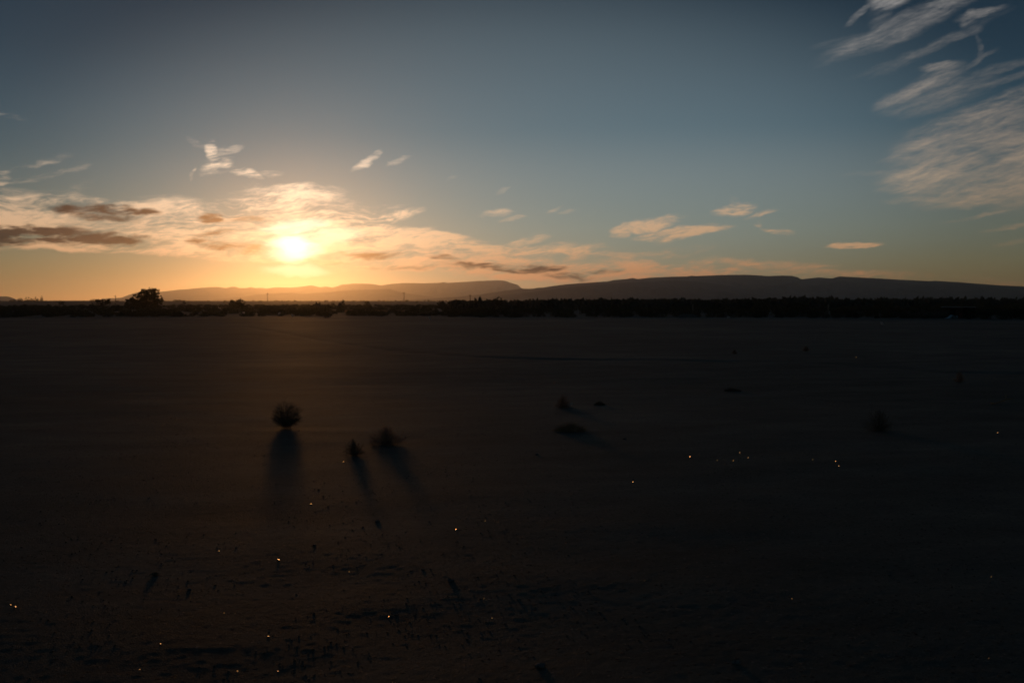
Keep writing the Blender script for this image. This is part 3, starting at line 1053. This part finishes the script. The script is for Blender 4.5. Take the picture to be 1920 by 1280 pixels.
# ================================================================ dry plants on the bare ground
def tumbleweed(name, lab, px, pyb, w, h, n, mat, seed, shape='ball', cat='dry bush', group=None, thick=.0020):
    """twigs that fork outwards from a root; w, h in photograph pixels"""
    b = ground_at(px, pyb)
    k = scale_at(b)
    W, H = w * k * .5, h * k
    r = random.Random(seed)
    m = MB()
    for _ in range(n):
        th = r.uniform(0, 6.283)
        if shape == 'ball':
            u = r.uniform(-.75, 1)
            d = Vector((math.cos(th) * math.sqrt(1 - u * u), math.sin(th) * math.sqrt(1 - u * u), u))
            tip = Vector((d.x * W, d.y * W, H * .5 + d.z * H * .5)) * r.uniform(.75, 1.04)
            tip.z = max(tip.z, .004)
        elif shape == 'fan':
            el = (.06 + .94 * r.random() ** 1.35) * math.pi / 2
            tip = Vector((math.cos(th) * math.cos(el) * W, math.sin(th) * math.cos(el) * W, math.sin(el) * H)) * r.uniform(.6, 1.05)
        else:                                                   # mat pressed to the ground, higher on one side
            q = math.sqrt(r.random())
            x = math.cos(th) * q
            tip = Vector((x * W, math.sin(th) * q * W * .6, max(.004, H * (1 - q ** 1.7) * (1 + .25 * x))))
        sp_ = .34 if shape == 'ball' else .26
        a = Vector((r.uniform(-sp_, sp_) * W, r.uniform(-sp_, sp_) * W, r.uniform(0, .30 if shape == 'ball' else .08) * H))
        if shape == 'mat':
            a = Vector((tip.x * r.uniform(.3, .8), tip.y * r.uniform(.3, .8), 0))
        pts = bend(r, a, tip, 5, .16)
        m.tube(pts, thick * r.uniform(.8, 1.5), thick * .5, 3)
        for q in (2, 3):
            for _f in range(2 if r.random() < .8 else 1):
                e = pts[q] + (pts[4] - pts[q]).normalized() * W * .22 + rv(r, W * .22)
                e.z = max(e.z, .003)
                m.tube(bend(r, pts[q], e, 3, .12), thick * .8, thick * .4, 3)
    root = empty(name, b)
    tag(root, lab, cat, group)
    tw = link('twigs', m.mesh('twigs'), mat, root)
    s = MB()
    s.tube([Vector((0, 0, -.03)), Vector((.004, 0, H * .1)), Vector((0, .006, H * .28))], thick * 5, thick * 2.5, 6)
    link('root_stem', s.mesh('root_stem', True), M_BARK, root)
    return root


GD = 'dry plants on the bare ground'
tumbleweed('tumbleweed', 'round dark tumbleweed ball, largest plant on the bare ground, straight below the sun', 537, 802, 62, 52, 360, M_DARKTWIG, 1, 'ball', 'tumbleweed', GD, .0012)
tumbleweed('dry_bush', 'spreading reddish-brown dry bush with a dark heart, right of the tumbleweed', 724, 833, 80, 34, 240, M_TWIG, 2, 'fan', 'dry bush', GD, .0011)
tumbleweed('dry_bush', 'upright thin dark bush next to the reddish one, above a bright speck', 664, 853, 44, 34, 150, M_DARKTWIG, 3, 'fan', 'dry bush', GD, .0011)
tumbleweed('dry_bush', 'brown wispy bush with a white scrap at its foot', 1055, 764, 36, 26, 150, M_TWIG, 4, 'fan', 'dry bush', GD, .0013)
tumbleweed('dry_mat', 'flat straw-topped mat of dead plants, low and roof-shaped', 1069, 808, 64, 13, 230, M_STRAW, 5, 'mat', 'dead plants', GD, .0014)
tumbleweed('dry_bush', 'dim domed bush alone on the darkest side of the plain', 1648, 807, 66, 42, 170, M_DARKTWIG, 6, 'fan', 'dry bush', GD, .0011)
tumbleweed('dry_bush', 'small brown bush close to the dark wash, far from the others', 1800, 716, 24, 20, 110, M_TWIG, 7, 'fan', 'dry bush', GD, .0016)
tumbleweed('grass_tuft', 'tiny reddish tuft above the dark wash, right one of two', 1511, 658, 16, 9, 90, M_TWIG, 8, 'fan', 'tuft', GD, .0028)
tumbleweed('grass_tuft', 'tiny reddish tuft above the dark wash, left one of two', 1377, 663, 13, 7, 80, M_TWIG, 9, 'fan', 'tuft', GD, .0028)
tumbleweed('grass_tuft', 'low dark tuft right of the wispy bush with the white scrap', 1124, 759, 22, 6, 70, M_DARKTWIG, 10, 'mat', 'tuft', GD, .003)
tumbleweed('grass_tuft', 'flat dark tuft between the roof-shaped mat and the dim domed bush', 1372, 733, 30, 5, 70, M_DARKTWIG, 11, 'mat', 'tuft', GD, .003)
tumbleweed('grass_tuft', 'small dark tuft low to the ground, nearest the lens on the dim left', 290, 1078, 18, 6, 40, M_DARKTWIG, 12, 'fan', 'tuft', GD, .0018)

# a fallen stick
a, b = ground_at(1858, 758), ground_at(1899, 753)
m = MB()
r = random.Random(3)
m.tube(bend(r, Vector((0, 0, .02)), Vector((b.x - a.x, b.y - a.y, .05)), 7, .05), .011, .005, 6)
m.tube(bend(r, Vector((b.x - a.x, b.y - a.y, .04)) * .6, Vector(((b.x - a.x) * .8, (b.y - a.y) * .8 + .1, .11)), 4, .1), .006, .003, 5)
tag(link('fallen_stick', m.mesh('fallen_stick', True), M_STRAW, None, a), 'thin pale stick lying on the dark ground near the edge of the wash', 'stick')


# ================================================================ stones and scraps that catch the light
def stone_mesh(name, seed, flat=.7, mat=None):
    r = random.Random(seed)
    bm = __import__('bmesh').new()
    __import__('bmesh').ops.create_icosphere(bm, subdivisions=2, radius=.5)
    off = [rv(r).normalized() for _ in range(9)]
    cut = [r.uniform(.28, .44) for _ in off]
    for v in bm.verts:
        for n, c in zip(off, cut):                              # chipped flat faces
            e = v.co.dot(n) - c
            if e > 0:
                v.co -= n * e
        v.co.z *= flat
    me = bpy.data.meshes.new(name)
    bm.to_mesh(me)
    bm.free()
    if mat:
        me.materials.append(mat)
    return me


PALE = [stone_mesh('pebble', 300 + i, .8, M_PALE) for i in range(5)]
GREY = [stone_mesh('stone', 330 + i, .5, M_STONE) for i in range(4)]


def shard_mesh(seed):
    """thin chip with one flat face up (+Z), which mirrors the low sun"""
    r = random.Random(seed)
    n = 7
    ring = [(math.cos(2 * math.pi * i / n) * r.uniform(.38, .55), math.sin(2 * math.pi * i / n) * r.uniform(.38, .55)) for i in range(n)]
    v = [(x, y, .10) for x, y in ring] + [(x * 1.12, y * 1.12, -.02) for x, y in ring] + [(x * .6, y * .6, -.28) for x, y in ring]
    f = [tuple(range(n))]
    for i in range(n):
        j = (i + 1) % n
        f += [(i, i + n, j + n, j), (i + n, i + 2 * n, j + 2 * n, j + n)]
    f.append(tuple(reversed(range(2 * n, 3 * n))))
    me = mesh('pebble', v, f)
    me.materials.append(M_PALE)
    return me


SHARD = [shard_mesh(400 + i) for i in range(6)]
rp = random.Random(77)


def glint(px, py, s, lab, stretch=1.0, off=0.0):
    """a pale chip of stone tilted so that it catches the sun"""
    b = ground_at(px, py)
    k = scale_at(b) * .62
    o = link('pebble', rp.choice(SHARD), None, None, b + Vector((0, 0, s * k * .30)))
    to_cam = (Vector((0, 0, EYE)) - b).normalized()
    half = (to_cam + sun_dir).normalized() + rv(rp, off + .07)
    o.rotation_euler = half.to_track_quat('Z', 'Y').to_euler()
    o.scale = (s * k * stretch, s * k / math.sqrt(stretch), s * k)
    tag(o, lab, 'pebble', 'pale chips of stone glinting in the low sun')


def stone(px, py, s, lab, pale=False):
    b = ground_at(px, py)
    k = scale_at(b)
    o = link('stone', rp.choice(PALE if pale else GREY), None, None, b + Vector((0, 0, s * k * .12)))
    o.rotation_euler = (rp.uniform(-.2, .2), rp.uniform(-.2, .2), rp.uniform(0, 6.28))
    o.scale = (s * k, s * k, s * k * .8)
    tag(o, lab, 'stone', 'stones lying on the bare ground')


for args in [
        (644, 866, 4.5, 'bright pebble just below the upright dark bush'),
        (855, 993, 5, 'slanted long bright chip in the middle of the lower ground', 1.7),
        (480, 998, 3.6, 'reddish pebble in the tumbleweed shadow, upper of the three near it'),
        (411, 1033, 3.6, 'bright pebble left of the brightest oval one'),
        (522, 1050, 7, 'brightest oval pebble on the near ground', 1.5),
        (908, 1122, 3.6, 'upper of two tiny bright dots near each other, mid foreground'),
        (923, 1159, 3.6, 'lower of two tiny bright dots near each other, mid foreground'),
        (729, 1156, 4.6, 'oval bright pebble left of the two tiny bright dots', 1.4),
        (20, 1134, 3.4, 'small round chip beside the long reddish one'),
        (29, 1138, 6, 'long reddish chip with a small round chip beside it', 2.2),
        (262, 1255, 3.6, 'bright dot closest to the lens on the dim left'),
        (445, 1258, 3.6, 'bright dot on the nearest ground straight below the oval pebble'),
        (301, 1207, 4, 'slanted reddish chip above the closest dot on the left', 1.6),
        (503, 1193, 4.4, 'flat wide yellow chip among streaks of lit ground', 1.8),
        (521, 1258, 4, 'dull wide chip right of the bright dot on the nearest ground', 1.5),
        (420, 1150, 3, 'left one of a pair of tiny chips below the oval pebble'),
        (441, 1150, 3, 'right one of a pair of tiny chips below the oval pebble'),
        (910, 976, 3, 'small reddish dot right above the slanted long chip'),
        (1294, 857, 6, 'pair-sized bright chip, leftmost of the cluster before the dim domed bush', 1.3),
        (1345, 863, 3, 'tiny chip, second from the left in the bright cluster'),
        (1375, 864, 3.2, 'tiny chip, third from the left in the bright cluster'),
        (1387, 849, 3.2, 'highest tiny chip of the bright cluster'),
        (1403, 858, 2.6, 'faintest tiny chip at the right end of the bright cluster'),
        (1524, 862, 3.6, 'orange dot below and left of the dim domed bush'),
        (1567, 865, 4.2, 'orange dot right above a small slanted chip'),
        (1573, 874, 4.2, 'small slanted pale chip under an orange dot', 2.0),
        (1871, 812, 5, 'lone orange dot at the dark outer edge, below the stick'),
        (1859, 1081, 3, 'lone tiny dot in the darkest near corner'),
        (1854, 1234, 3, 'lowest tiny dot in the darkest near corner'),
        (1187, 904, 4.5, 'small slanted chip left of the bright cluster, nearer', 1.8),
        (1208, 1089, 2.4, 'tiny white dot on the dark ground right of centre'),
        (799, 872, 3, 'dull dot right of the reddish bush, nearer the lens'),
        (583, 945, 4, 'pale chip at the edge of the tumbleweed shadow', 1.3),
        (1485, 1122, 2.6, 'tiny dull dot left of the dim grey flake'),
        (289, 907, 2.4, 'tiny faint dot alone on the dim left ground'),
        (1605, 670, 3.4, 'faint dot close above the dark wash'),
        (1039, 717, 2.4, 'tiny orange dot above the wispy bush, left one'),
        (1092, 734, 2.6, 'tiny orange dot above the wispy bush, right one'),
        (655, 1072, 2.6, 'tiny reddish dot right of the oval pebble')]:
    glint(*args)
for args in [
        (845, 1089, 15, 'flat grey slab of stone with one lit end in the middle foreground'),
        (1014, 1250, 26, 'broad flat brownish slab on the nearest ground'),
        (1380, 1243, 19, 'grey lump of stone with a lit end on the nearest dark ground'),
        (1667, 1078, 8, 'dim grey flake on the dark right ground'),
        (973, 1124, 9, 'small grey stone right of the two tiny bright dots'),
        (708, 978, 11, 'dark round stone right of the tumbleweed shadow'),
        (793, 1068, 7, 'dark little stone above the flat grey slab'),
        (589, 1022, 9, 'dark stone at the end of the tumbleweed shadow'),
        (1170, 823, 8, 'dark lump on the ground right below the roof-shaped mat'),
        (1006, 852, 9, 'dark lump left below the roof-shaped mat'),
        (1590, 1208, 8, 'dim rounded stone on the nearest dark ground right of the grey lump'),
        (355, 1105, 9, 'dark stone on the dim left below the small tuft')]:
    stone(*args)


# scraps of litter
def scrap(px, py, w, h, lab, seed):
    b = ground_at(px, py)
    k = scale_at(b)
    xs, ys = np.meshgrid(np.linspace(-.5, .5, 9), np.linspace(-.5, .5, 7))
    zs = .5 + .9 * fbm(xs * 2.3 + seed, ys * 2.3, 3, seed)
    zs = np.clip(zs, .03, 1.2)
    P_ = np.stack([xs * w * k, ys * w * k * .7, zs * h * k], -1)
    o = link('litter', grid_mesh('litter', P_, smooth=False), M_SCRAP, None, b)
    o.rotation_euler.z = rp.uniform(-.6, .6)
    sm = o.modifiers.new('thickness', 'SOLIDIFY')
    sm.thickness = .003
    tag(o, lab, 'litter', 'scraps of pale litter on the plain')


M_SCRAP = leaf_material('thin_white_plastic', (.66, .65, .62), (.76, .75, .72), 0.5, 5.0)
scrap(1067, 763, 11, 7, 'white scrap of litter lying against the wispy brown bush', 1)
scrap(806, 600, 5, 5.5, 'bright scrap out on the bare ground between the two power poles', 2)
scrap(549, 595, 5.5, 5.5, 'brightest scrap before the scrub in the orange glow', 3)
scrap(524, 591, 5, 4.5, 'dim scrap left of the brightest one in the orange glow', 4)
scrap(457, 590, 4.5, 4.5, 'dim scrap below the dark two-humped shrub', 5)
scrap(250, 588, 4, 4.5, 'faint scrap below the big bushy tree', 6)
scrap(411, 579, 3.5, 4, 'faint scrap left of the dark two-humped shrub', 7)
scrap(1654, 609, 6, 4.5, 'pale scrap on the bare ground before the thicket, left of the hut', 8)
scrap(1366, 597, 4.5, 4, 'tiny pale scrap before the thicket between the heap and the block-shaped bush', 9)
scrap(1542, 582, 4, 4.5, 'dim pale scrap caught in the thicket beside the broad dark bush', 10)

# loose gravel on the near ground
rg = np.random.default_rng(12)
base = []
for sd in range(6):
    me = stone_mesh('g', 500 + sd, .6)
    bmx = __import__('bmesh').new()
    __import__('bmesh').ops.create_icosphere(bmx, subdivisions=1, radius=.5)
    vv = np.array([tuple(v.co) for v in bmx.verts]) * (1 + .3 * rg.standard_normal((len(bmx.verts), 1)) * .6)
    vv[:, 2] *= .42
    ff = np.array([[v.index for v in f.verts] for f in bmx.faces])
    base.append((vv, ff))
    bmx.free()
    bpy.data.meshes.remove(me)
N = 24000
ang = np.radians(rg.uniform(-33, 33, N))
rad = 3.2 + 22 * rg.random(N) ** 1.5
gx, gy = rad * np.sin(ang), rad * np.cos(ang)
clump = fbm(gx / .7, gy / .7, 3, 66)
keep = clump > -.15
gx, gy = gx[keep], gy[keep]
gzv = height(gx, gy)
sz = .003 + .010 * rg.random(len(gx)) ** 3 + .005 * rg.random(len(gx)) ** 10
VV, FF, off = [], [], 0
for i in range(len(gx)):
    vv, ff = base[i % 6]
    c, s_ = math.cos(i * 2.399), math.sin(i * 2.399)
    w = vv * sz[i]
    VV.append(np.stack([w[:, 0] * c - w[:, 1] * s_ + gx[i], w[:, 0] * s_ + w[:, 1] * c + gy[i], w[:, 2] + gzv[i] + sz[i] * .12], 1))
    FF.append(ff + off)
    off += len(vv)
VV = np.concatenate(VV)
FF = np.concatenate(FF)
me = bpy.data.meshes.new('gravel')
me.vertices.add(len(VV))
me.vertices.foreach_set('co', VV.reshape(-1).astype(np.float32))
me.loops.add(FF.size)
me.loops.foreach_set('vertex_index', FF.reshape(-1).astype(np.int32))
me.polygons.add(len(FF))
me.polygons.foreach_set('loop_start', np.arange(0, FF.size, 3, dtype=np.int32))
me.polygons.foreach_set('loop_total', np.full(len(FF), 3, dtype=np.int32))
me.update()
me.validate()
tag(link('gravel', me, M_GRAVEL), 'loose gravel strewn over the near ground', 'gravel', kind='stuff')
